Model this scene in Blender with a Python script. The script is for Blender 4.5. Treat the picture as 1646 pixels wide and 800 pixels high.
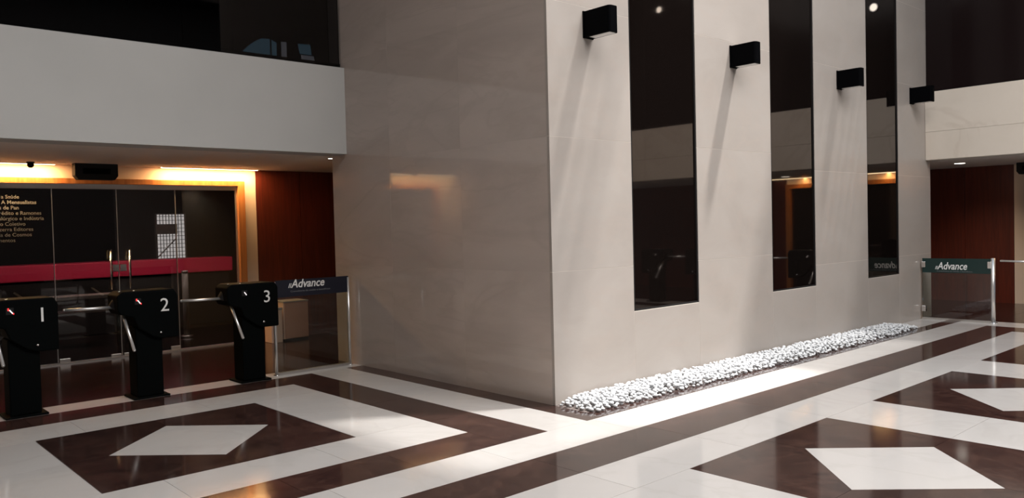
import bpy, bmesh, math, random
from mathutils import Vector, Matrix
import numpy as np

for o in list(bpy.data.objects): bpy.data.objects.remove(o, do_unlink=True)
C = bpy.context.scene.collection
PI = math.pi

# ------------------------------------------------------------------ camera
cam_d = bpy.data.cameras.new('camera'); cam = bpy.data.objects.new('camera', cam_d); C.objects.link(cam)
F_PX, YAW, PITCH, ROLL = 1295.23, 0.7350507, -0.0290866, -0.024786
fw = Vector((math.sin(YAW)*math.cos(PITCH), math.cos(YAW)*math.cos(PITCH), math.sin(PITCH)))
rt0 = Vector((math.cos(YAW), -math.sin(YAW), 0)); up0 = rt0.cross(fw)
rt = math.cos(ROLL)*rt0 + math.sin(ROLL)*up0; up = -math.sin(ROLL)*rt0 + math.cos(ROLL)*up0
cam.matrix_world = Matrix(((rt.x, up.x, -fw.x, -5.0), (rt.y, up.y, -fw.y, -5.01), (rt.z, up.z, -fw.z, 1.6), (0, 0, 0, 1)))
cam_d.sensor_width = 36; cam_d.lens = F_PX/1646*36; cam_d.clip_start = .05; cam_d.clip_end = 200
bpy.context.scene.camera = cam

# ------------------------------------------------------------------ world, lights, exposure
SC = bpy.context.scene
SC.view_settings.view_transform = 'Standard'; SC.view_settings.look = 'None'
SC.view_settings.gamma = 1; SC.view_settings.use_curve_mapping = False
SC.view_settings.exposure = 0.0
w = bpy.data.worlds.new('world'); SC.world = w; w.use_nodes = True
w.node_tree.nodes['Background'].inputs[0].default_value = (.50, .75, 1, 1)
w.node_tree.nodes['Background'].inputs[1].default_value = 1.6

def lamp(name, kind, loc, direction, power, color=(1, 1, 1), **kw):
    d = bpy.data.lights.new(name, kind); d.energy = power; d.color = color
    for k, v in kw.items(): setattr(d, k, v)
    o = bpy.data.objects.new(name, d); C.objects.link(o); o.location = loc
    o.rotation_euler = Vector(direction).to_track_quat('-Z', 'Y').to_euler()
    return o
# sunlight falling steeply through a roof slot cut to bound it along the facade
lamp('sun', 'SUN', (2, -1, 12), (-.33, .20, -1), 8.0, (1, .97, .93), angle=math.radians(3.0))
# soft overhead fill added below the ceiling
lamp('overhead_fill', 'AREA', (.5, -6.0, 8.0), (0, 0, -1), 1420, (1, .98, .97), shape='RECTANGLE', size=10, size_y=5.5)

# ------------------------------------------------------------------ helpers
def tag(o, label=None, cat=None, group=None, kind=None):
    if label: o['label'] = label
    if cat: o['category'] = cat
    if group: o['group'] = group
    if kind: o['kind'] = kind
    return o
def mesh_from_bm(name, bm, mat, smooth=False):
    me = bpy.data.meshes.new(name); bm.to_mesh(me); bm.free()
    for m in (mat if isinstance(mat, (list, tuple)) else [mat]): me.materials.append(m)
    if smooth:
        for p in me.polygons: p.use_smooth = True
    return me
def obj(name, bm, mat, parent=None, loc=(0, 0, 0), smooth=False):
    me = bm if isinstance(bm, bpy.types.Mesh) else mesh_from_bm(name, bm, mat, smooth)
    o = bpy.data.objects.new(name, me); C.objects.link(o); o.location = loc
    if parent: o.parent = parent
    return o
def empty(name, loc, label, cat, group=None, rz=0):
    o = bpy.data.objects.new(name, None); C.objects.link(o); o.location = loc; o.rotation_euler = (0, 0, rz)
    o.empty_display_size = .1
    return tag(o, label, cat, group)
def add_box(bm, a, b, bev=0, seg=2):
    x0, y0, z0 = [min(p, q) for p, q in zip(a, b)]; x1, y1, z1 = [max(p, q) for p, q in zip(a, b)]
    vs = [bm.verts.new(p) for p in ((x0,y0,z0),(x1,y0,z0),(x1,y1,z0),(x0,y1,z0),(x0,y0,z1),(x1,y0,z1),(x1,y1,z1),(x0,y1,z1))]
    fs = [bm.faces.new([vs[i] for i in f]) for f in ((3,2,1,0),(4,5,6,7),(0,1,5,4),(1,2,6,5),(2,3,7,6),(3,0,4,7))]
    if bev:
        es = list({e for f in fs for e in f.edges})
        bmesh.ops.bevel(bm, geom=es, offset=bev, segments=seg, affect='EDGES', profile=.5)
def box(a, b, bev=0, seg=2):
    bm = bmesh.new(); add_box(bm, a, b, bev, seg); return bm
def boxes(l, bev=0):
    bm = bmesh.new()
    for a, b in l: add_box(bm, a, b, bev)
    return bm
def add_tube(bm, p, q, r, n=16, r2=None, cap=True):
    p = Vector(p); q = Vector(q); d = (q-p).normalized(); r2 = r if r2 is None else r2
    t = Vector((0, 0, 1)) if abs(d.z) < .9 else Vector((1, 0, 0)); u = d.cross(t).normalized(); v = d.cross(u)
    A = [bm.verts.new(p+r*(math.cos(2*PI*i/n)*u+math.sin(2*PI*i/n)*v)) for i in range(n)]
    B = [bm.verts.new(q+r2*(math.cos(2*PI*i/n)*u+math.sin(2*PI*i/n)*v)) for i in range(n)]
    for i in range(n): bm.faces.new((A[i], A[(i+1) % n], B[(i+1) % n], B[i]))
    if cap: bm.faces.new(A[::-1]); bm.faces.new(B)
def tube(p, q, r, n=16, r2=None):
    bm = bmesh.new(); add_tube(bm, p, q, r, n, r2)
    bmesh.ops.recalc_face_normals(bm, faces=bm.faces); return bm
def prism(poly, y0, y1, bev=0):          # polygon in XZ pushed along Y
    bm = bmesh.new()
    A = [bm.verts.new((x, y0, z)) for x, z in poly]; B = [bm.verts.new((x, y1, z)) for x, z in poly]
    n = len(poly); bm.faces.new(A); bm.faces.new(B[::-1])
    for i in range(n): bm.faces.new((A[(i+1) % n], A[i], B[i], B[(i+1) % n]))
    bmesh.ops.recalc_face_normals(bm, faces=bm.faces)
    if bev: bmesh.ops.bevel(bm, geom=list(bm.edges), offset=bev, segments=3, affect='EDGES', profile=.5)
    return bm
def text_obj(name, s, size, mat, parent, loc, rot=(PI/2, 0, 0), align='LEFT', width=None, shear=0, ext=.001, bold=0):
    cu = bpy.data.curves.new(name, 'FONT'); cu.body = s; cu.size = size; cu.extrude = ext; cu.offset = bold
    cu.align_x = align; cu.shear = shear; cu.resolution_u = 3
    t = bpy.data.objects.new(name, cu); C.objects.link(t)
    bpy.context.view_layer.update()
    me = bpy.data.meshes.new_from_object(t.evaluated_get(bpy.context.evaluated_depsgraph_get()))
    bpy.data.objects.remove(t, do_unlink=True); me.materials.clear(); me.materials.append(mat)
    if width:
        xs = [v.co.x for v in me.vertices]; k = width/(max(xs)-min(xs))
        for v in me.vertices: v.co.x *= k
    o = bpy.data.objects.new(name, me); C.objects.link(o); o.location = loc; o.rotation_euler = rot
    if parent: o.parent = parent
    return o
def copy_tree(o, parent=None):
    c = o.copy(); C.objects.link(c); c.parent = parent
    for ch in list(o.children): copy_tree(ch, c)
    return c

# ------------------------------------------------------------------ materials
def mat(name, color, rough=.5, metal=0, ior=1.5, emit=None, es=0, spec=None):
    m = bpy.data.materials.new(name); m.use_nodes = True; b = m.node_tree.nodes['Principled BSDF']
    b.inputs['Base Color'].default_value = (*color, 1); b.inputs['Roughness'].default_value = rough
    b.inputs['Metallic'].default_value = metal; b.inputs['IOR'].default_value = ior
    if emit: b.inputs['Emission Color'].default_value = (*emit, 1); b.inputs['Emission Strength'].default_value = es
    if spec is not None: b.inputs['Specular IOR Level'].default_value = spec
    return m
def N(m, t, **kw):
    n = m.node_tree.nodes.new(t)
    for k, v in kw.items():
        if k in n.inputs: n.inputs[k].default_value = v
        else: setattr(n, k, v)
    return n
def ramp(m, stops):
    r = m.node_tree.nodes.new('ShaderNodeValToRGB'); e = r.color_ramp.elements
    while len(e) < len(stops): e.new(.5)
    for el, (p, c) in zip(e, stops): el.position = p; el.color = (*c, 1)
    return r
def stone(name, base, dark, vein, scale, rough, tilevar=.08, bump=.0, stretch=(1, 1, 1), ior=1.5, vw=.035):
    m = mat(name, base, rough, ior=ior); nt = m.node_tree; L = nt.links.new; b = nt.nodes['Principled BSDF']
    tc = N(m, 'ShaderNodeNewGeometry'); mp = N(m, 'ShaderNodeMapping'); mp.inputs['Scale'].default_value = stretch
    L(tc.outputs['Position'], mp.inputs['Vector'])
    oi = N(m, 'ShaderNodeObjectInfo'); add = N(m, 'ShaderNodeVectorMath', operation='MULTIPLY_ADD')
    rnd = N(m, 'ShaderNodeCombineXYZ'); L(oi.outputs['Random'], rnd.inputs[0]); L(oi.outputs['Random'], rnd.inputs[2])
    add.inputs[1].default_value = (7, 7, 7); L(rnd.outputs[0], add.inputs[0]); L(mp.outputs[0], add.inputs[2])
    n1 = N(m, 'ShaderNodeTexNoise', Scale=scale, Detail=6., Roughness=.6, Distortion=.6); L(add.outputs[0], n1.inputs['Vector'])
    r1 = ramp(m, [(.32, dark), (.62, base)]); L(n1.outputs['Fac'], r1.inputs[0])
    n2 = N(m, 'ShaderNodeTexNoise', Scale=scale*.7, Detail=4., Distortion=1.6); L(add.outputs[0], n2.inputs['Vector'])
    r2 = ramp(m, [(.5-vw, (0, 0, 0)), (.5, (1, 1, 1)), (.5+vw, (0, 0, 0))]); L(n2.outputs['Fac'], r2.inputs[0])
    mul = N(m, 'ShaderNodeMath', operation='MULTIPLY'); mul.inputs[1].default_value = .35; L(r2.outputs[0], mul.inputs[0])
    mx = N(m, 'ShaderNodeMix', data_type='RGBA'); L(mul.outputs[0], mx.inputs['Factor']); L(r1.outputs[0], mx.inputs[6]); mx.inputs[7].default_value = (*vein, 1)
    mr = N(m, 'ShaderNodeMapRange'); mr.inputs['To Min'].default_value = 1-tilevar; mr.inputs['To Max'].default_value = 1+tilevar; L(oi.outputs['Random'], mr.inputs['Value'])
    hs = N(m, 'ShaderNodeHueSaturation'); L(mr.outputs[0], hs.inputs['Value']); L(mx.outputs[2], hs.inputs['Color']); L(hs.outputs[0], b.inputs['Base Color'])
    rr = N(m, 'ShaderNodeMapRange'); rr.inputs['To Min'].default_value = rough*.8; rr.inputs['To Max'].default_value = rough*1.25; L(n1.outputs['Fac'], rr.inputs['Value']); L(rr.outputs[0], b.inputs['Roughness'])
    if bump:
        bp = N(m, 'ShaderNodeBump'); bp.inputs['Strength'].default_value = bump; bp.inputs['Distance'].default_value = .002; L(n1.outputs['Fac'], bp.inputs['Height']); L(bp.outputs[0], b.inputs['Normal'])
    return m
def woodmat(name, base, dark, rough=.35):
    m = mat(name, base, rough); nt = m.node_tree; L = nt.links.new
    g = N(m, 'ShaderNodeNewGeometry'); mp = N(m, 'ShaderNodeMapping'); mp.inputs['Scale'].default_value = (14, 14, .9); L(g.outputs['Position'], mp.inputs['Vector'])
    n = N(m, 'ShaderNodeTexNoise', Scale=1.6, Detail=5., Distortion=.8); L(mp.outputs[0], n.inputs['Vector'])
    r = ramp(m, [(.3, dark), (.7, base)]); L(n.outputs['Fac'], r.inputs[0]); L(r.outputs[0], nt.nodes['Principled BSDF'].inputs['Base Color'])
    return m
def painted(name, base, var=.04, rough=.75):
    m = mat(name, base, rough); nt = m.node_tree; L = nt.links.new
    g = N(m, 'ShaderNodeNewGeometry'); n = N(m, 'ShaderNodeTexNoise', Scale=.9, Detail=4.); L(g.outputs['Position'], n.inputs['Vector'])
    r = ramp(m, [(.3, tuple(c*(1-var) for c in base)), (.7, tuple(min(1, c*(1+var)) for c in base))]); L(n.outputs['Fac'], r.inputs[0]); L(r.outputs[0], nt.nodes['Principled BSDF'].inputs['Base Color'])
    return m
M = {}
M['white_marble'] = stone('white_marble', (.60, .573, .55), (.56, .533, .51), (.52, .49, .46), 1.1, .10, .025)
M['brown_marble'] = stone('brown_marble', (.052, .026, .021), (.026, .013, .012), (.10, .052, .04), 3.2, .09, .22, ior=1.55)
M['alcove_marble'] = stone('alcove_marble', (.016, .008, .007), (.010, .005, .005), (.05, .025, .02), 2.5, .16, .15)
M['facade'] = stone('facade', (.395, .353, .32), (.36, .317, .284), (.40, .34, .30), 1.1, .30, .02, stretch=(1, 1, 1.6))
M['column'] = stone('column', (.54, .465, .42), (.46, .395, .355), (.44, .375, .33), .8, .05, .012, stretch=(1, .6, 2.2))
M['grout'] = mat('grout', (.62, .57, .51), .8)
M['floor_grout'] = mat('floor_grout', (.22, .17, .15), .8)
M['fascia'] = painted('fascia', (.46, .455, .44))
M['fascia_stone'] = stone('fascia_stone', (.64, .57, .49), (.59, .52, .44), (.5, .42, .35), .9, .4, .03)
M['soffit'] = painted('soffit', (.74, .67, .62))
M['ceiling'] = painted('ceiling', (.5, .48, .45))
M['dark_glass'] = mat('dark_glass', (.005, .0035, .003), .03, ior=1.8)
M['dark_glass'].node_tree.nodes['Principled BSDF'].inputs['Specular Tint'].default_value = (1, .82, .70, 1)
M['black_glass'] = mat('black_glass', (.004, .0035, .003), .04, ior=1.6)
M['black_panel'] = mat('black_panel', (.010, .006, .006), .12, ior=1.2)
M['cream'] = painted('cream', (.72, .57, .45))
M['wood'] = woodmat('wood', (.125, .020, .010), (.07, .012, .007), .32)
M['frame_wood'] = woodmat('frame_wood', (.50, .20, .06), (.34, .12, .035), .35)
M['alu'] = mat('alu', (.62, .60, .58), .35, 1)
M['chrome'] = mat('chrome', (.85, .85, .86), .14, 1)
M['post'] = mat('post', (.80, .79, .78), .32, .85)
M['black'] = mat('black', (.002, .0026, .0026), .6, spec=.03)
M['black_matte'] = mat('black_matte', (.008, .007, .007), .6, spec=.25)
M['sconce'] = mat('sconce', (.0015, .0015, .002), .6, spec=.02)
M['lens'] = mat('lens', (.75, .73, .70), .4)
M['lettering'] = mat('lettering', (.75, .74, .72), .6)
M['lettering_dim'] = mat('lettering_dim', (.16, .16, .17), .6)
M['navy'] = mat('navy', (.006, .008, .018), .35)
M['green'] = mat('green', (.008, .028, .026), .3)
M['red'] = mat('red', (.75, .03, .09), .45)
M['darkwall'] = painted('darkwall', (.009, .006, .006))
M['grey_panel'] = mat('grey_panel', (.30, .27, .25), .4)
M['tan_panel'] = painted('tan_panel', (.46, .24, .16))
M['tan_light'] = painted('tan_light', (.62, .42, .32))
M['pebble'] = stone('pebble', (.66, .67, .68), (.46, .47, .49), (.55, .54, .52), 30, .55, .10)
M['pebble_bed'] = mat('pebble_bed', (.16, .13, .12), .9)
M['led'] = mat('led', (1, .8, .5), .5, emit=(1, .80, .50), es=9)
M['down'] = mat('down', (1, .95, .85), .5, emit=(1, .93, .82), es=5)
M['redlight'] = mat('redlight', (.8, .02, .02), .5, emit=(1, .03, .03), es=2.2)
M['whitelight'] = mat('whitelight', (.9, .9, .9), .5, emit=(1, .9, .9), es=.8)
M['daylit'] = mat('daylit', (.8, .8, .8), .5, emit=(.80, .84, .88), es=1.5)
def clear_glass(name, tint=(.86, .90, .89)):
    m = bpy.data.materials.new(name); m.use_nodes = True; nt = m.node_tree; nt.nodes.clear()
    o = nt.nodes.new('ShaderNodeOutputMaterial'); t = nt.nodes.new('ShaderNodeBsdfTransparent'); g = nt.nodes.new('ShaderNodeBsdfGlossy')
    t.inputs[0].default_value = (*tint, 1); g.inputs[0].default_value = (1, 1, 1, 1); g.inputs['Roughness'].default_value = .02
    f = nt.nodes.new('ShaderNodeFresnel'); f.inputs[0].default_value = 1.5; mx = nt.nodes.new('ShaderNodeMixShader')
    nt.links.new(f.outputs[0], mx.inputs[0]); nt.links.new(t.outputs[0], mx.inputs[1]); nt.links.new(g.outputs[0], mx.inputs[2]); nt.links.new(mx.outputs[0], o.inputs[0])
    return m
M['glass'] = clear_glass('glass'); M['smoked'] = clear_glass('smoked', (.55, .52, .50)); M['smoked_dark'] = clear_glass('smoked_dark', (.45, .45, .46))
M['blue_pane'] = mat('blue_pane', (.02, .03, .04), .5, emit=(.10, .20, .26), es=.5); M['pale_pane'] = mat('pale_pane', (.03, .03, .03), .5, emit=(.22, .22, .24), es=.6)

# ------------------------------------------------------------------ floor: every tile a slab of its own
floor = tag(obj('floor', box((-11.4, -11.4, -.09), (13.4, 12.4, -.012)), M['floor_grout']), 'glossy floor of white marble and dark brown bands with squares and diamonds', 'floor', kind='structure')
CAM = Vector((-5, -5.01)); FW2 = Vector((fw.x, fw.y)).normalized(); RT2 = Vector((rt0.x, rt0.y))
tiles = []                                # (polygon, material key)
def rect(x0, y0, x1, y1, k, lx=.9, ly=.9):
    nx = max(1, round((x1-x0)/lx)); ny = max(1, round((y1-y0)/ly))
    for i in range(nx):
        for j in range(ny):
            a, b = x0+(x1-x0)*i/nx, x0+(x1-x0)*(i+1)/nx; c, d = y0+(y1-y0)*j/ny, y0+(y1-y0)*(j+1)/ny
            tiles.append(([(a, c), (b, c), (b, d), (a, d)], k))
def square(cx, cy, h=.925, r=.62):
    W = 'white_marble'; D = 'brown_marble'
    tiles.append(([(cx-r, cy), (cx, cy-r), (cx+r, cy), (cx, cy+r)], W))
    for sx, sy in ((1, 1), (-1, 1), (-1, -1), (1, -1)):
        p = [(cx+sx*r, cy), (cx+sx*h, cy), (cx+sx*h, cy+sy*h), (cx, cy+sy*h), (cx, cy+sy*r)]
        tiles.append((p if sx*sy > 0 else p[::-1], D))
W, D, A = 'white_marble', 'brown_marble', 'alcove_marble'
rect(-11, 3.2, .0, 3.55, W, 1.2, .4)                       # strip under the turnstiles
rect(-.21, -.38, 0, 3.2, D, .3, 1.2); rect(-.21, -.57, 8.28, -.38, D, 1.2, .3)
rect(6.9, -.38, 8.28, -.0, W, .7, .5)
rect(-.66, -.57, -.21, 3.2, W, .5, .95)
rect(-11, -1.02, 8.28, -.57, W, 1.2, .5)
rect(-1.1, -.57, -.66, 3.2, D, .5, .95); rect(-4.28, -.57, -1.1, -.13, D, .8, .5); rect(-4.28, 2.76, -1.1, 3.2, D, .8, .5)
rect(-4.72, -.57, -4.28, 3.2, D, .5, .95); rect(-11, -.57, -4.72, 3.2, W, 1.05, .95)
rect(-4.28, 2.2, -1.1, 2.76, W, 1.06, .6); rect(-4.28, -.13, -1.1, .4, W, 1.06, .6)
rect(-4.28, .4, -3.59, 2.2, W, .8, .9); rect(-1.78, .4, -1.1, 2.2, W, .8, .9); square(-2.685, 1.3, .9, .615)
rect(-11, -1.47, 7.28, -1.02, D, 1.2, .5); rect(7.28, -11, 7.74, -1.02, D, .5, 1.0); rect(7.74, -11, 8.28, -1.02, W, .6, 1.0)
xs = [.22+2.68*k for k in range(-4, 3)]; ys = [-2.845-2.68*k for k in range(4)]
rect(-11, -1.92, 7.28, -1.47, W, 1.22, .5)
for j, cy in enumerate(ys):
    if cy-.925 < -11: continue
    x = -11
    for cx in xs:
        if cx-.925 > x: rect(x, cy-.925, cx-.925, cy+.925, W, .85, .93)
        square(cx, cy); x = cx+.925
    rect(x, cy-.925, 7.28, cy+.925, W, .85, .93)
    y1 = cy-.925; y0 = max(-11, y1-.83); rect(-11, y0, 7.28, y1, W, 1.22, .85)
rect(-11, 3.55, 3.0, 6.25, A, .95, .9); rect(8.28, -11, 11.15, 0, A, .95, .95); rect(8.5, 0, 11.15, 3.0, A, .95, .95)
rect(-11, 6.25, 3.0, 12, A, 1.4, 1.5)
def vis(p):                               # how large the tile shows from where the photographer stood
    c = Vector((sum(q[0] for q in p)/len(p), sum(q[1] for q in p)/len(p)))-CAM
    d = c.dot(FW2)
    if d < 1.5 or abs(c.dot(RT2))/d > .72: return -c.length
    ar = abs(sum(p[i][0]*p[(i+1) % len(p)][1]-p[(i+1) % len(p)][0]*p[i][1] for i in range(len(p))))/2
    return ar/d**3*1e3
GAP = .0012
def tile_bm(bm, p, z1=0.0, z0=-.012):
    c = Vector((sum(q[0] for q in p)/len(p), sum(q[1] for q in p)/len(p)))
    q = [(v[0]-math.copysign(GAP, v[0]-c.x) if abs(v[0]-c.x) > 1e-4 else v[0], v[1]-math.copysign(GAP, v[1]-c.y) if abs(v[1]-c.y) > 1e-4 else v[1]) for v in p]
    T = [bm.verts.new((x, y, z1)) for x, y in q]; B = [bm.verts.new((x, y, z0)) for x, y in q]
    bm.faces.new(T)
    for i in range(len(q)): bm.faces.new((B[i], B[(i+1) % len(q)], T[(i+1) % len(q)], T[i]))
tiles.sort(key=lambda t: -vis(t[0]))
rest = {W: bmesh.new(), D: bmesh.new(), A: bmesh.new()}
for i, (p, k) in enumerate(tiles):
    if i < 296 and vis(p) > 0:
        bm = bmesh.new(); tile_bm(bm, p); bmesh.ops.recalc_face_normals(bm, faces=bm.faces); obj('tile', bm, M[k], floor)
    else: tile_bm(rest[k], p)
for k, bm in rest.items():
    bmesh.ops.recalc_face_normals(bm, faces=bm.faces)
    tag(obj('outer_tiles', bm, M[k], floor), kind='stuff')

# ------------------------------------------------------------------ stone-clad central block
def slab_wall(parent, cells, place, m, name='slab', t=.03, gap=.0025):
    for a0, b0, a1, b1 in cells:
        if a0 == 0: a0 = -gap
        obj(name, box(*place(a0+gap, b0+gap, a1-gap, b1-gap, t)), m, parent)
HT = 8.2
wr = tag(obj('wall_right', box((.03, .03, 0), (8.47, 3.75, HT)), M['grout']), 'beige marble facade with tall dark windows and black wall lamps', 'wall', kind='structure')
wins = [(1.115, 2.19), (3.69, 4.74), (6.235, 7.27)]; ZS = .735
cells = []
edges = [0, 1.115, 2.19, 3.69, 4.74, 6.235, 7.27, 8.47]
for i in range(7):
    a, b = edges[i], edges[i+1]
    if i % 2: cells.append((a, 0, b, ZS))
    else:
        zz = [0, 1.18, 2.375, 3.57, 4.77, 5.97, 7.1, HT] if i < 4 else [0, 1.0, 2.2, 3.57, 4.77, 5.97, 7.1, HT]
        for z0, z1 in zip(zz, zz[1:]): cells.append((a, z0, b, z1))
slab_wall(wr, cells, lambda a, z0, b, z1, t: ((a, 0, z0), (b, t, z1)), M['facade'], gap=.0022)
je = []
for a, z0, b, z1 in cells: je.append(((a, .0012, z1-.003), (b, .029, z1+.003)))
for a in edges[1:-1]: je.append(((a-.003, .0012, 0), (a+.003, .0295, ZS)))
obj('joint_filler', boxes(je), M['grout'], wr)
wl = tag(obj('wall_left', box((.0305, .031, 0), (.06, 3.745, HT)), M['grout']), 'polished grey-beige marble side of the central block', 'wall', kind='structure')
cl = []
for y0, y1 in ((0.0305, 1.25), (1.25, 2.5), (2.5, 3.745)):
    for z0, z1 in zip([0, 1.18, 2.375, 3.57, 4.77, 5.97, 7.1], [1.18, 2.375, 3.57, 4.77, 5.97, 7.1, HT]): cl.append((y0, z0, y1, z1))
slab_wall(wl, cl, lambda a, z0, b, z1, t: ((0, a, z0), (.0295, b, z1)), M['column'], gap=.0006)
obj('joint_filler', boxes([((.0008, a, z1-.003), (.029, b, z1+.003)) for a, z0, b, z1 in cl]+[((.0008, y-.003, 0), (.0285, y+.003, HT)) for y in (1.25, 2.5)]), M['column'], wl)
for i, (a, b) in enumerate(wins):
    g = tag(obj('window_%d' % (i+1), box((a+.018, .018, ZS+.018), (b-.018, .03, HT-.02)), M['dark_glass']), 'tall dark mirror-like window slot number %s from the corner in the marble facade' % ('one', 'two', 'three')[i], 'window', kind='structure')
    obj('window_frame', boxes([((a+.003, .004, ZS+.003), (a+.018, .03, HT-.02)), ((b-.018, .004, ZS+.003), (b-.003, .03, HT-.02)), ((a+.018, .004, ZS+.003), (b-.018, .03, ZS+.018))]), M['black_matte'], g)

MEZ = [([(1.2, 3.0), (1.77, 3.0), (1.77, 5.13), (1.60, 5.12), (1.45, 5.03), (1.33, 4.93), (1.2, 4.80)], 'blue_pane'),
       ([(1.81, 3.0), (1.90, 3.0), (1.90, 5.08), (1.81, 5.12)], 'blue_pane'),
       ([(2.0, 3.0), (2.10, 3.0), (2.10, 5.12), (2.0, 5.11)], 'pale_pane'),
       ([(2.37, 4.94), (2.61, 4.94), (2.59, 5.13), (2.34, 5.12)], 'blue_pane'), ([(2.40, 3.0), (2.66, 3.0), (2.66, 4.92), (2.40, 4.92)], 'pale_pane')]
# ------------------------------------------------------------------ fascias, dark upper glazing, outer walls, roof
FZ0, FZ1 = 2.495, 3.51
t1 = tag(obj('trim_1', box((-11, 3.4, FZ0), (-.002, 3.75, FZ1)), M['fascia']), 'plain pale grey balcony fascia over the turnstiles on the left', 'beam', kind='structure')
t2 = tag(obj('trim_2', box((8.31, -11, 2.455), (8.6, -.002, FZ1)), M['grout']), 'beige stone fascia over the right hand passage', 'beam', kind='structure')
y = -.004
for k in range(6):
    for z0, z1 in ((2.46, 2.89), (2.893, FZ1)): obj('slab', box((8.28, y-1.82, z0), (8.31, y, z1)), M['fascia_stone'], t2)
    y -= 1.823
def glazing(n, cells, place, label, frame, pm='black_glass'):
    g = tag(obj('window_%d' % n, box(*frame), M['black_matte']), label, 'window', kind='structure')
    for c in cells: obj('pane', box(*place(*c)), M[pm], g)
    return g
glazing(4, [(-11+1.83*i, FZ1+.02, -11+1.83*(i+1)-.004, 8.15) for i in range(6)], lambda a, z0, b, z1: ((a, 3.47, z0), (b, 3.49, z1)), 'black upper glazing above the left fascia', ((-11, 3.49, FZ1), (-.002, 3.6, FZ1+.06)), 'smoked_dark')
glazing(5, [(-.004-1.83*(i+1)+.004, FZ1+.02, -.004-1.83*i, 8.15) for i in range(6)], lambda a, z0, b, z1: ((8.33, a, z0), (8.35, b, z1)), 'black upper glazing above the right fascia', ((8.35, -11, FZ1), (8.5, -.002, HT)), 'black_panel')
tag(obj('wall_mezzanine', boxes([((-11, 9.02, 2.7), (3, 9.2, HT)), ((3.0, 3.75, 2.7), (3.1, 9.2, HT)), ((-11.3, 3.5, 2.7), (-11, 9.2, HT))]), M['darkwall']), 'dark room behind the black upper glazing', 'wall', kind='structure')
MZ = tag(obj('window_11', prism([(1.1, 2.75), (2.75, 2.75), (2.75, 5.2), (1.1, 5.2)], 8.99, 9.018), M['black_matte']), 'dim bluish inner window seen through the upper glazing', 'window', kind='structure')
for poly, mk in MEZ: obj('pane', prism(poly, 8.97, 8.988), M[mk], MZ)
# west and south sides of the hall (seen only mirrored in the stone and glass)
tag(obj('wall_west', box((-11.3, -11.3, 0), (-11, 6.5, FZ1)), M['cream']), 'plain side wall of the hall', 'wall', kind='structure')
glazing(6, [(-11+1.6*i, FZ1+.02, -11+1.6*(i+1)-.004, 8.15) for i in range(9)], lambda a, z0, b, z1: ((-11.02, a, z0), (-11.0, b, z1)), 'black upper glazing over the west side', ((-11.3, -11.3, FZ1), (-11.02, 3.5, HT)))
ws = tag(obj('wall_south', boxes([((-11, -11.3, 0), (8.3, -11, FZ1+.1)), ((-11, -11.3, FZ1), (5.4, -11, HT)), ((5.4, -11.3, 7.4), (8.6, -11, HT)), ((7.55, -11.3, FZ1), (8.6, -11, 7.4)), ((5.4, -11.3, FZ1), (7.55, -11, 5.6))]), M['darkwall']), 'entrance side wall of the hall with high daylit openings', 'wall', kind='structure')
mull = []
for x, w_ in ((5.42, .12), (6.13, .07), (6.37, .16), (6.87, .45), (7.53, .06)): mull.append(((x-w_/2, -11.2, 5.6), (x+w_/2, -11.1, 7.4)))
mull.append(((5.4, -11.2, 6.3), (7.55, -11.1, 6.36)))
tag(obj('window_7', boxes(mull), M['black_matte']), 'high entrance window with black mullions', 'window', kind='structure')
# unseen roof, its slot and slats added to shape the sun patch
roofs = [((-11.3, -11.3, HT), (13.3, -2.75, HT+.2)), ((-11.3, -.35, HT), (13.3, 12.3, HT+.2)), ((-11.3, -2.75, HT), (1.0, -.35, HT+.2)), ((12.3, -2.75, HT), (13.3, -.35, HT+.2))]
ce = tag(obj('ceiling', boxes(roofs), M['ceiling']), 'high hall ceiling with an added slot that bounds the sunlight beside the facade', 'ceiling', kind='structure')
for q in range(8): obj('sun_blocker_slat', box((1.1+.22*q, -2.75, HT+.02), (1.19+.22*q, -.35, HT+.10)), M['black_matte'], ce)  # unseen slats added to weaken the sun near the block corner
xx = 5.7
while xx < 12.2:
    obj('sun_blocker_slat', box((xx, -2.75, HT+.02), (xx+.12, -.35, HT+.10)), M['black_matte'], ce); xx += .21  # denser added slats, dimming the sun towards the far end

# ------------------------------------------------------------------ left alcove: soffit, door wall, wood panelling
tag(obj('trim_3', box((-11, 3.75, 2.5), (3.0, 12.2, 2.7)), M['soffit']), 'low grey-brown soffit behind the left fascia', 'soffit', kind='structure')
YD = 6.25
wn = tag(obj('wall_north', boxes([((-11, YD, 0), (-3.46, YD+.2, 2.5)), ((-3.46, YD, 2.33), (-.04, YD+.2, 2.5)), ((-.04, YD, 0), (.155, YD+.2, 2.5))]), M['cream']), 'cream wall around the glass doors lit from above', 'wall', kind='structure')
pan = tag(obj('wall_panelled', box((.157, YD+.02, 0), (3.0, YD+.2, 2.5)), M['black_matte']), 'dark red-brown wood panelled wall beside the glass doors', 'wall', kind='structure')
for a, b in ((.157, .86), (.865, 1.6), (1.605, 2.3), (2.305, 3.0)): obj('panel', box((a, YD, 0.0), (b-.003, YD+.02, 2.498)), M['wood'], pan)
tag(obj('wall_alcove', box((3.0, 3.76, 0), (3.1, YD+.2, 2.5)), M['wood']), 'wood end wall of the left alcove', 'wall', kind='structure')
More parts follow.
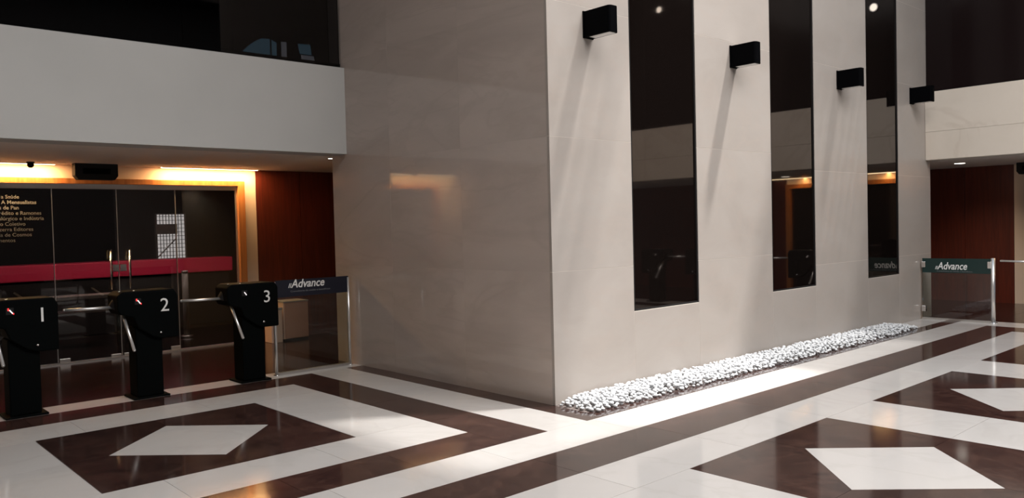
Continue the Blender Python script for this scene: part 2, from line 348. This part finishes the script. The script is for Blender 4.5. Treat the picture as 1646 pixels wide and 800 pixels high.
# timber architrave and glazed doors
tr = tag(obj('trim_4', boxes([((-.14, YD-.07, 0), (-.04, YD+.08, 2.33)), ((-3.46, YD-.07, 0), (-3.36, YD+.08, 2.33)), ((-3.36, YD-.07, 2.26), (-.14, YD+.08, 2.33))], .004), M['frame_wood']), 'honey coloured timber frame around the glass doors', 'trim', kind='structure')
tag(obj('trim_5', boxes([((-3.36, YD-.02, 2.20), (-.14, YD+.05, 2.26)), ((-3.36, YD-.03, 0), (-.14, YD+.05, .018)), ((-.155, YD-.02, .018), (-.14, YD+.05, 2.2)), ((-3.36, YD-.02, .018), (-3.345, YD+.05, 2.2))]), M['alu']), 'brushed aluminium rail and sill of the glass doors', 'trim', kind='structure')
def leaf(name, a, b, label, cat):
    g = tag(obj(name, box((a+.004, YD, .03), (b-.004, YD+.012, 2.2)), M['smoked']), label, cat, kind='structure')
    obj('edge_strip', boxes([((b-.010, YD-.006, .03), (b-.002, YD+.016, 2.2))]), M['alu'], g)
    return g
w8 = leaf('window_8', -3.345, -2.5, 'fixed glass panel with pale lettering left of the doors', 'window')
d1 = leaf('door_1', -2.5, -1.75, 'left glass door leaf', 'door'); d2 = leaf('door_2', -1.75, -1.0, 'right glass door leaf', 'door')
leaf('window_9', -1.0, -.155, 'fixed glass panel right of the doors', 'window')
for d, x in ((d1, -1.87), (d2, -1.64)):
    bm = bmesh.new()
    add_tube(bm, (x, YD-.06, .90), (x, YD-.06, 1.40), .009); add_tube(bm, (x+.05, YD+.07, .92), (x+.05, YD+.07, 1.42), .009)
    for z in (.97, 1.33): add_tube(bm, (x, YD-.06, z), (x+.05, YD+.07, z), .007)
    obj('handle', bm, M['chrome'], d, smooth=True)
    s = -1 if x < -1.75 else 1
    obj('lock_plate', box((-1.75+s*.008, YD-.02, 1.13), (-1.75+s*.085, YD+.03, 1.22), .004), M['chrome'], d)
    obj('floor_patch', box((-1.75+s*.62, YD-.015, .02), (-1.75+s*.74, YD+.025, .07), .003), M['alu'], d)
    obj('floor_patch', box((-1.75+s*.02, YD-.015, .02), (-1.75+s*.14, YD+.025, .055), .003), M['alu'], d)
LX = [(31, 'ação a Saúde'), (60, 'adora SL A Mensualistas'), (30, 'esos de Pan'), (68, 'ding de Crédito e Ramones'), (72, 'nanceiro Metalúrgico e Indústria'), (40, 'Seguro Coletivo'), (53, 'Ação Bezerra Editores'), (50, 'Drogaria de Cosmos'), (22, 'Ferramentos')]
def px_at_door(x): return -3.05+(x)*(-2.62+3.05)/70*1.02
for i, (pxr, s) in enumerate(LX):
    t = text_obj('lettering', s, .062, M['lettering_dim'], w8, (px_at_door(pxr), YD-.004, 2.075-.0655*i), align='RIGHT', bold=.0012 if i in (1, 2) else 0)

# things in the left alcove
cg = 'warm cove light strips over the glass doors'
for a, b, lab in ((-1.21, .14, 'warm linear cove light above the right end of the glass doors'), (-3.75, -2.48, 'warm linear cove light above the lettered glass panel')):
    c = empty('cove_light', ((a+b)/2, 6.13, 2.5), lab, 'light', cg)
    h = (b-a)/2
    obj('housing', boxes([((-h, -.035, -.012), (h, -.025, 0)), ((-h, .025, -.012), (h, .035, 0)), ((-h, -.025, -.004), (h, .025, 0))]), M['alu'], c)
    obj('diffuser', box((-h+.004, -.024, -.014), (h-.004, .024, -.005)), M['led'], c)
    l = lamp('cove_lamp', 'AREA', ((a+b)/2, 6.07, 2.482), (0, .1, -1), 34, (1, .60, .25), shape='RECTANGLE', size=b-a-.02, size_y=.04)
aut = empty('door_operator', (-2.06, 6.0, 2.5), 'black rectangular sensor box on the soffit above the door leaves', 'sensor')
obj('casing', prism([(-.25, 0), (.25, 0), (.25, -.15), (.21, -.20), (-.21, -.20), (-.25, -.15)], -.07, .07, .008), M['black_matte'], aut)
obj('window_strip', box((-.16, -.074, -.13), (.16, -.068, -.06), .002), M['black'], aut)
dc = empty('dome_camera', (-2.78, 5.95, 2.5), 'small black dome camera hanging from the soffit by the left light strip', 'camera')
obj('mount', tube((0, 0, 0), (0, 0, -.02), .045), M['black_matte'], dc)
bm = bmesh.new(); bmesh.ops.create_uvsphere(bm, u_segments=20, v_segments=12, radius=.038); bmesh.ops.translate(bm, vec=(0, 0, -.035), verts=bm.verts); obj('dome', bm, M['black'], dc, smooth=True)
def downlight(loc, lab, power, r=.06, kind='SPOT'):
    c = empty('downlight', loc, lab, 'light')
    bm = bmesh.new(); add_tube(bm, (0, 0, 0), (0, 0, -.006), r+.02, 28); obj('trim_ring', bm, M['alu'], c)
    bm = bmesh.new(); add_tube(bm, (0, 0, -.005), (0, 0, -.009), r, 28); obj('lens', bm, M['down'], c)
    if power: lamp('downlight_lamp', 'SPOT', (loc[0], loc[1], loc[2]-.02), (0, 0, -1), power, (1, .86, .68), spot_size=2.4, spot_blend=.8, shadow_soft_size=.05)
downlight((.13, 4.01, 2.5), 'small round downlight in the soffit beside the central block', 14, .03)
downlight((9.68, -.02, 2.46), 'round white downlight in the soffit of the right passage', 95, .08)
downlight((10.2, -3.4, 2.46), 'second round downlight further right in the passage soffit', 95, .08)
cab = empty('low_cabinet', (.52, 6.02, 0), 'low tan cabinet standing against the dark wood panelling', 'cabinet')
obj('body', box((-.16, -.14, .03), (.22, .2, .56), .006), M['tan_panel'], cab)
obj('door', box((-.15, -.152, .04), (.21, -.14, .55), .003), M['tan_panel'], cab)
obj('side_panel', box((-.175, -.14, .03), (-.16, .2, .56)), M['tan_light'], cab)
obj('plinth', box((-.15, -.12, 0), (.21, .18, .03)), M['black_matte'], cab)
obj('top', box((-.18, -.15, .56), (.225, .2, .58), .003), M['grey_panel'], cab)
pot = empty('tan_case', (.22, 5.93, 0), 'narrow pale tan box left of the low cabinet', 'box')
obj('body', box((-.09, -.10, 0), (.08, .12, .47), .006), M['tan_light'], pot)
obj('lid', box((-.095, -.105, .47), (.085, .125, .50), .004), M['grey_panel'], pot)

# room behind the glass doors
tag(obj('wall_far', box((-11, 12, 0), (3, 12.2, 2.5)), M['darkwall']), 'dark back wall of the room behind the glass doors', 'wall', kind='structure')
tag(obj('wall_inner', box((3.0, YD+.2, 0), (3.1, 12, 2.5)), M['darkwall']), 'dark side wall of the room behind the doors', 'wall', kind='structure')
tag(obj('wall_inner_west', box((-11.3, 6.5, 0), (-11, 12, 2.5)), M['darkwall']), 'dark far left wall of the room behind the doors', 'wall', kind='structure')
ct = empty('reception_counter', (-2.6, 9.2, 0), 'long counter with a red front band behind the glass doors', 'counter')
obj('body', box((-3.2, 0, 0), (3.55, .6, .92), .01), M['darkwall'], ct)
obj('red_front', box((-3.2, -.05, .92), (3.6, .6, 1.17), .012), M['red'], ct)
wi = tag(obj('window_10', box((.63, 11.97, 1.08), (1.2, 11.99, 2.0)), M['daylit']), 'bright latticed window far behind the glass doors', 'window', kind='structure')
gr = [((.61, 11.94, 1.06), (.64, 11.97, 2.02)), ((1.19, 11.94, 1.06), (1.22, 11.97, 2.02)), ((.61, 11.94, 1.06), (1.22, 11.97, 1.08)), ((.61, 11.94, 2.0), (1.22, 11.97, 2.02))]
obj('frame', boxes(gr), M['grey_panel'], wi)
for k in range(1, 9): obj('lattice_bar', box((.64+.061*k-.005, 11.95, 1.08), (.64+.061*k+.005, 11.965, 2.0)), M['black_matte'], wi)
for k in range(1, 12): obj('lattice_bar', box((.64, 11.95, 1.08+.08*k-.005), (1.19, 11.965, 1.08+.08*k+.005)), M['black_matte'], wi)
obj('blind', box((.64, 11.945, 1.60), (1.04, 11.95, 1.80)), M['grey_panel'], wi)
bm = tube((.64, 11.94, 1.14), (1.0, 11.94, 1.5), .014, 8); obj('stay_bar', bm, M['alu'], wi)
sp = empty('silver_post', (-.42, 7.6, 0), 'slim silver cylindrical post standing behind the right glass panel', 'post')
obj('shaft', tube((0, 0, .03), (0, 0, 1.0), .045, 20), M['grey_panel'], sp, smooth=True); obj('cap', tube((0, 0, 1.0), (0, 0, 1.03), .05, 20), M['alu'], sp, smooth=True); obj('base', tube((0, 0, 0), (0, 0, .03), .09, 24), M['alu'], sp, smooth=True)
be = empty('low_console', (-2.0, 7.8, 0), 'low grey console table standing behind the glass doors', 'table')
obj('top', box((-.55, -.2, .70), (.75, .2, .75), .006), M['grey_panel'], be); obj('shelf', box((-.5, -.18, .50), (.7, .18, .53), .004), M['grey_panel'], be)
for sx in (-.5, .7):
    for sy in (-.16, .16): obj('leg', box((sx-.02, sy-.02, 0), (sx+.02, sy+.02, .70)), M['black_matte'], be)
lamp('counter_fill', 'AREA', (-1.0, 7.4, 2.45), (0, .8, -1), 85, (1, .9, .85), shape='RECTANGLE', size=4, size_y=.4)  # fill added to brighten the red counter front, no fixture modelled

# ------------------------------------------------------------------ right passage
tag(obj('trim_6', box((8.6, -11, 2.46), (13.3, 3.1, 2.7)), M['soffit']), 'low grey soffit over the right passage', 'soffit', kind='structure')
XD = 11.15
we = tag(obj('wall_east', box((XD+.02, -.40, 0), (XD+.2, 3.1, 2.46)), M['black_matte']), 'dark red wood panelled wall at the back of the right passage', 'wall', kind='structure')
for a, b in ((-.40, .40), (.403, 1.2), (1.203, 2.1), (2.103, 3.1)): obj('panel', box((XD, a, 0), (XD+.02, b-.003, 2.458)), M['wood'], we)
tag(obj('wall_cream', boxes([((XD, -.60, 0), (XD+.2, -.403, 2.46)), ((XD, -3.9, 2.33), (XD+.2, -.60, 2.46)), ]), M['cream']), 'cream wall around the glass doors of the right passage', 'wall', kind='structure')
tag(obj('wall_east_panelled', box((XD, -11, 0), (XD+.2, -3.9, 2.46)), M['wood']), 'dark wood wall further along the right passage', 'wall', kind='structure')
tag(obj('trim_7', boxes([((XD-.07, -.70, 0), (XD+.08, -.60, 2.33)), ((XD-.07, -3.9, 0), (XD+.08, -3.8, 2.33)), ((XD-.07, -3.8, 2.24), (XD+.08, -.70, 2.33))], .004), M['frame_wood']), 'honey timber door frame in the right passage', 'trim', kind='structure')
tag(obj('door_3', boxes([((XD+.02, -2.25, .02), (XD+.04, -.70, 2.24)), ((XD+.02, -3.8, .02), (XD+.04, -2.26, 2.24))]), M['dark_glass']), 'dark glass doors at the back of the right passage', 'door', kind='structure')
tag(obj('wall_passage', box((8.5, 3.0, 0), (13.3, 3.1, 2.46)), M['wood']), 'wood end wall of the right passage', 'wall', kind='structure')
for a, b, lab in ((-2.45, -1.0, 'warm linear cove light over the cream wall in the right passage'), (-4.2, -2.75, 'warm linear cove light further along the right passage, seen mirrored in the windows')):
    c = empty('cove_light', (11.03, (a+b)/2, 2.46), lab, 'light', 'warm cove light strips in the right passage'); h = (b-a)/2
    obj('housing', box((-.035, -h, -.006), (.035, h, 0)), M['alu'], c); obj('diffuser', box((-.024, -h+.004, -.014), (.024, h-.004, -.005)), M['led'], c)
    lamp('cove_lamp', 'AREA', (11.05, (a+b)/2, 2.44), (.1, 0, -1), 20, (1, .58, .20), shape='RECTANGLE', size=.04, size_y=b-a-.02)
au2 = copy_tree(aut); au2.location = (10.75, -.82, 2.46); au2.rotation_euler = (0, 0, -PI/2); au2['label'] = 'black sensor box on the soffit at the right edge of the picture'

# ------------------------------------------------------------------ turnstiles
TG = 'black tripod turnstiles with chrome arms'
def make_turnstile(digit, lab):
    t = empty('turnstile', (0, 0, 0), lab, 'turnstile', TG)
    obj('base_plate', box((-.17, -.16, 0), (.17, .16, .018), .004), M['black'], t)
    bm = box((-.125, -.12, .018), (.125, .12, .70), .012); obj('pedestal', bm, M['black'], t)
    obj('head', prism([(-.27, .84), (-.15, .80), (-.11, .70), (.02, .60), (.10, .575), (.275, .575), (.275, 1.0), (.24, 1.055), (-.24, 1.055), (-.29, 1.02), (-.29, .88)], -.16, .16, .014), M['black'], t)
    hub = obj('hub', tube((-.20, 0, .965), (-.285, 0, .88), .085, 24, .06), M['black_matte'], t, smooth=False)
    h = Vector((-.225, -.02, .905))
    for v in ((-1, 0, .02), (.06, -.53, -.78), (.52, .62, -.48)):
        v = Vector(v).normalized(); bm = bmesh.new(); add_tube(bm, h+v*.03, h+v*.49, .0145, 16); add_tube(bm, h+v*.49, h+v*.498, .0145, 16, .008)
        obj('arm', bm, M['post'], t, smooth=True)
    obj('status_light', boxes([((-.135, -.164, .925), (-.075, -.160, .985))], .001), M['black_matte'], t)
    bm = bmesh.new()
    a = [(-.088, .932), (-.080, .937), (-.104, .970), (-.112, .965)]
    vs = [bm.verts.new((x, -.1665, z)) for x, z in a]; bm.faces.new(vs); r_ = bmesh.ops.extrude_face_region(bm, geom=bm.faces[:]); bmesh.ops.translate(bm, vec=(0, .002, 0), verts=[v for v in r_['geom'] if isinstance(v, bmesh.types.BMVert)])
    obj('arrow', bm, M['whitelight'], t)
    if digit in ('1', '2'): obj('red_indicator', box((-.122, -.1655, .960), (-.112, -.1640, .982), .0005), M['redlight'], t); obj('red_indicator', box((-.082, -.1655, .926), (-.073, -.1640, .939), .0005), M['redlight'], t)
    obj('key_lock', tube((.10, -.158, .635), (.10, -.168, .635), .011, 14), M['chrome'], t, smooth=True)
    for sx in (-.25, -.12): obj('top_stud', tube((sx, -.09, 1.05), (sx, -.09, 1.062), .010, 12), M['chrome'], t, smooth=True)
    if digit: text_obj('digit', digit, .185, M['lettering'], t, (.145, -.163, .842), align='CENTER')
    return t
for dg, x, lb in (('1', -3.44, 'leftmost black turnstile, cut by the left edge, pale digit one on its head'), ('2', -2.37, 'middle black turnstile of the left row with a pale digit two and a red indicator'), ('3', -1.30, 'black turnstile with a pale digit three next to the navy lettered glass barrier')):
    t = make_turnstile(dg, lb); t.location = (x, 3.36, 0)
t4 = make_turnstile('', 'black turnstile whose chrome arm enters the picture at the right edge'); t4.location = (8.05, -1.83, 0); t4.rotation_euler = (0, 0, -PI/2)
RL = ['second', 'third', 'fourth']
for k in range(3):
    c = copy_tree(t4); c.location = (8.05, -1.83-1.07*(k+1), 0); c['label'] = '%s black turnstile of the right hand row, seen only mirrored in the dark windows' % RL[k]

# ------------------------------------------------------------------ glass barriers
def barrier(loc, rz, W, z0, z1, band, lab, posts, tsize, tx, tz, sub_z, tw):
    b = empty('glass_barrier', loc, lab, 'barrier', rz=rz)
    obj('glass', box((.01, -.006, .03), (W-.01, .006, z1)), M['glass'], b)
    bd = obj('band', box((.01, -.009, z0), (W-.01, -.0065, z1)), band, b)
    text_obj('lettering', 'Advance', tsize, M['lettering'], b, (tx, -.0105, tz), width=tw, shear=.25, bold=.002)
    text_obj('slogan', 'Consultoria de saúde e benefícios', .03, M['lettering_dim'], b, (tx-.01, -.0105, sub_z), width=tw*1.18)
    bm = bmesh.new()
    for k in range(2):
        x = tx-.035+.017*k; vs = [bm.verts.new(p) for p in ((x, -.0105, tz), (x+.008, -.0105, tz), (x+.026, -.0105, tz+.05), (x+.018, -.0105, tz+.05))]; bm.faces.new(vs)
    obj('emblem', bm, M['lettering'], b)
    obj('floor_channel', box((0, -.012, 0), (W, .012, .03)), M['alu'], b)
    for x, r, h in posts:
        p = obj('post', tube((x, 0, .012), (x, 0, h), r, 20), M['post'], b, smooth=True)
        obj('flange', tube((x, 0, 0), (x, 0, .012), r*1.9, 24), M['chrome'], p, smooth=True)
    return b
bl = barrier((-1.0, 3.35, 0), 0, .94, .865, 1.055, M['navy'], 'clear glass barrier with a navy lettered band beside turnstile three', [(0, .017, 1.04), (.93, .017, 1.04)], .13, .20, .965, .915, .42)
br = barrier((8.05, -.02, 0), -PI/2, 1.0, .72, .94, M['green'], 'clear glass barrier with a dark green lettered band beside the pebble strip', [(.99, .028, .95)], .155, .23, .775, .738, .42)
for z in (.12, .80): 
    obj('wall_clamp', box((-.0, -.03, z), (.06, .03, z+.09), .006), M['chrome'], br)
obj('end_clamp', box((.92, -.02, .80), (.97, .02, .90), .005), M['chrome'], br)

# ------------------------------------------------------------------ sconces
def make_sconce():
    s = empty('wall_lamp', (0, 0, 0), '', 'lamp', 'black wall lamps on the marble facade')
    bm = bmesh.new()
    add_box(bm, (0, -.32, 0), (.12, -.004, .232))
    es = [e for e in bm.edges if abs(e.verts[0].co.x-e.verts[1].co.x) < 1e-5 and abs(e.verts[0].co.y-e.verts[1].co.y) < 1e-5 and e.verts[0].co.y < -.3]
    bmesh.ops.bevel(bm, geom=es, offset=.035, segments=6, affect='EDGES', profile=.5)
    obj('housing', bm, M['sconce'], s)
    obj('lens', box((.02, -.295, -.003), (.10, -.06, .002), .0005), M['lens'], s)
    obj('top_lens', box((.02, -.295, .231), (.10, -.06, .235), .0005), M['lens'], s)
    obj('back_plate', box((-.008, -.012, -.006), (.128, 0, .238), .002), M['sconce'], s)
    return s
sc = make_sconce(); LB = ['black wall lamp nearest the corner of the block, left of the first dark window', 'black wall lamp between the first and second dark windows', 'black wall lamp between the second and third dark windows', 'black wall lamp right of the third dark window near the right fascia']
for i, x in enumerate((.468, 2.852, 5.365, 7.705)):
    s = sc if i == 0 else copy_tree(sc)
    s.location = (x, 0, 3.292); s['label'] = LB[i]
for i, (y, z) in enumerate(((-5.06, 5.88), (-.75, 5.0))):
    c = empty('round_lamp', (8.33, y, z), ('small round lamp on the black upper glazing, mirrored in the first dark window', 'small round lamp on the black upper glazing, mirrored in the third dark window')[i], 'lamp')
    obj('rim', tube((0, 0, 0), (-.03, 0, 0), .07, 24), M['alu'], c); obj('lens', tube((-.03, 0, 0), (-.034, 0, 0), .055, 24), M['down'], c)

# ------------------------------------------------------------------ pebbles
pb = tag(obj('trim_8', box((.002, -.378, -.011), (6.9, -.001, .0)), M['pebble_bed']), 'dark gravel bed under the white pebbles', 'bed', kind='structure')
rng = random.Random(7)
def pebble_mesh(k):
    bm = bmesh.new(); bmesh.ops.create_icosphere(bm, subdivisions=2 if k >= 0 else 1, radius=1)
    r = random.Random(k+50); ph = [r.uniform(0, 6) for _ in range(6)]
    for v in bm.verts:
        c = v.co; n = 1+.13*math.sin(2.1*c.x+ph[0])+.12*math.sin(2.6*c.y+ph[1])+.10*math.sin(3.1*c.z+ph[2])
        v.co = Vector((c.x*n, c.y*n*r_y[k % 4], c.z*n*.62))
    return mesh_from_bm('pebble', bm, M['pebble'], True)
r_y = [.78, .86, .72, .92]
var = [pebble_mesh(k) for k in range(6)]
def cap(x, y):                            # cross-section of the heap: highest centre allowed
    e = min(1, max(0, (y+.45)/.14)); f = min(1, max(0, (x+.02)/.25))*min(1, max(0, (6.95-x)/.3))
    return .024+.050*e*f
FL = .66; grid = {}; pts = []             # pebbles dropped one by one, each coming to rest on those below
def near(x, y):
    gx, gy = int(x/.06), int(y/.06)
    for i in (-1, 0, 1):
        for j in (-1, 0, 1): yield from grid.get((gx+i, gy+j), ())
for k in range(15000):
    if k < 14500: x = rng.uniform(.03, 6.88); y = rng.uniform(-.385, -.03)
    else: x = rng.uniform(.03, 6.88); y = -.385-abs(rng.gauss(0, .025))
    r = rng.uniform(.015, .027)
    if y > -r*1.15-.002: y = -r*1.15-.002
    z = r*FL*1.06+.001
    for (a, b, c, q) in near(x, y):
        d2 = (x-a)**2+(y-b)**2; R = (r+q)*.93
        if d2 < R*R: z = max(z, c+FL*math.sqrt(R*R-d2))
    if z > cap(x, y): continue
    grid.setdefault((int(x/.06), int(y/.06)), []).append((x, y, z, r))
    pts.append((z, ((x, y, z), (rng.uniform(-.2, .2), rng.uniform(-.2, .2), rng.uniform(0, PI)), r)))
pts.sort(key=lambda q: q[1][0][0])
top = pts[:300]; ids = set(id(q) for q in top)
for q in top:
    (loc, rot, s) = q[1]
    o = bpy.data.objects.new('pebble', var[rng.randrange(6)]); C.objects.link(o); o.location = loc; o.rotation_euler = rot; o.scale = (s, s, s)
    tag(o, 'small white pebble lying in the near end of the heap along the marble facade', 'pebble', 'white pebbles at the near end of the strip')
low = []
for k in range(4):
    me = var[k]; low.append((np.array([v.co[:] for v in me.vertices]), np.array([p.vertices[:] for p in me.polygons])))
V, Fc, off = [], [], 0
for q in pts:
    if id(q) in ids: continue
    loc, rot, s = q[1]; v, f = low[rng.randrange(4)]
    R_ = np.array(Matrix.Rotation(rot[2], 3, 'Z') @ Matrix.Rotation(rot[1], 3, 'Y') @ Matrix.Rotation(rot[0], 3, 'X'))
    V.append(v@R_.T*s+np.array(loc)); Fc.append(f+off); off += len(v)
me = bpy.data.meshes.new('pebble_heap'); me.from_pydata(np.concatenate(V).tolist(), [], np.concatenate(Fc).tolist()); me.materials.append(M['pebble'])
for p in me.polygons: p.use_smooth = True
po = bpy.data.objects.new('pebble_heap', me); C.objects.link(po)
tag(po, 'long heap of small white pebbles along the foot of the marble facade', 'pebbles', kind='stuff')
print('tiles', len(tiles), 'pebbles', len(pts))
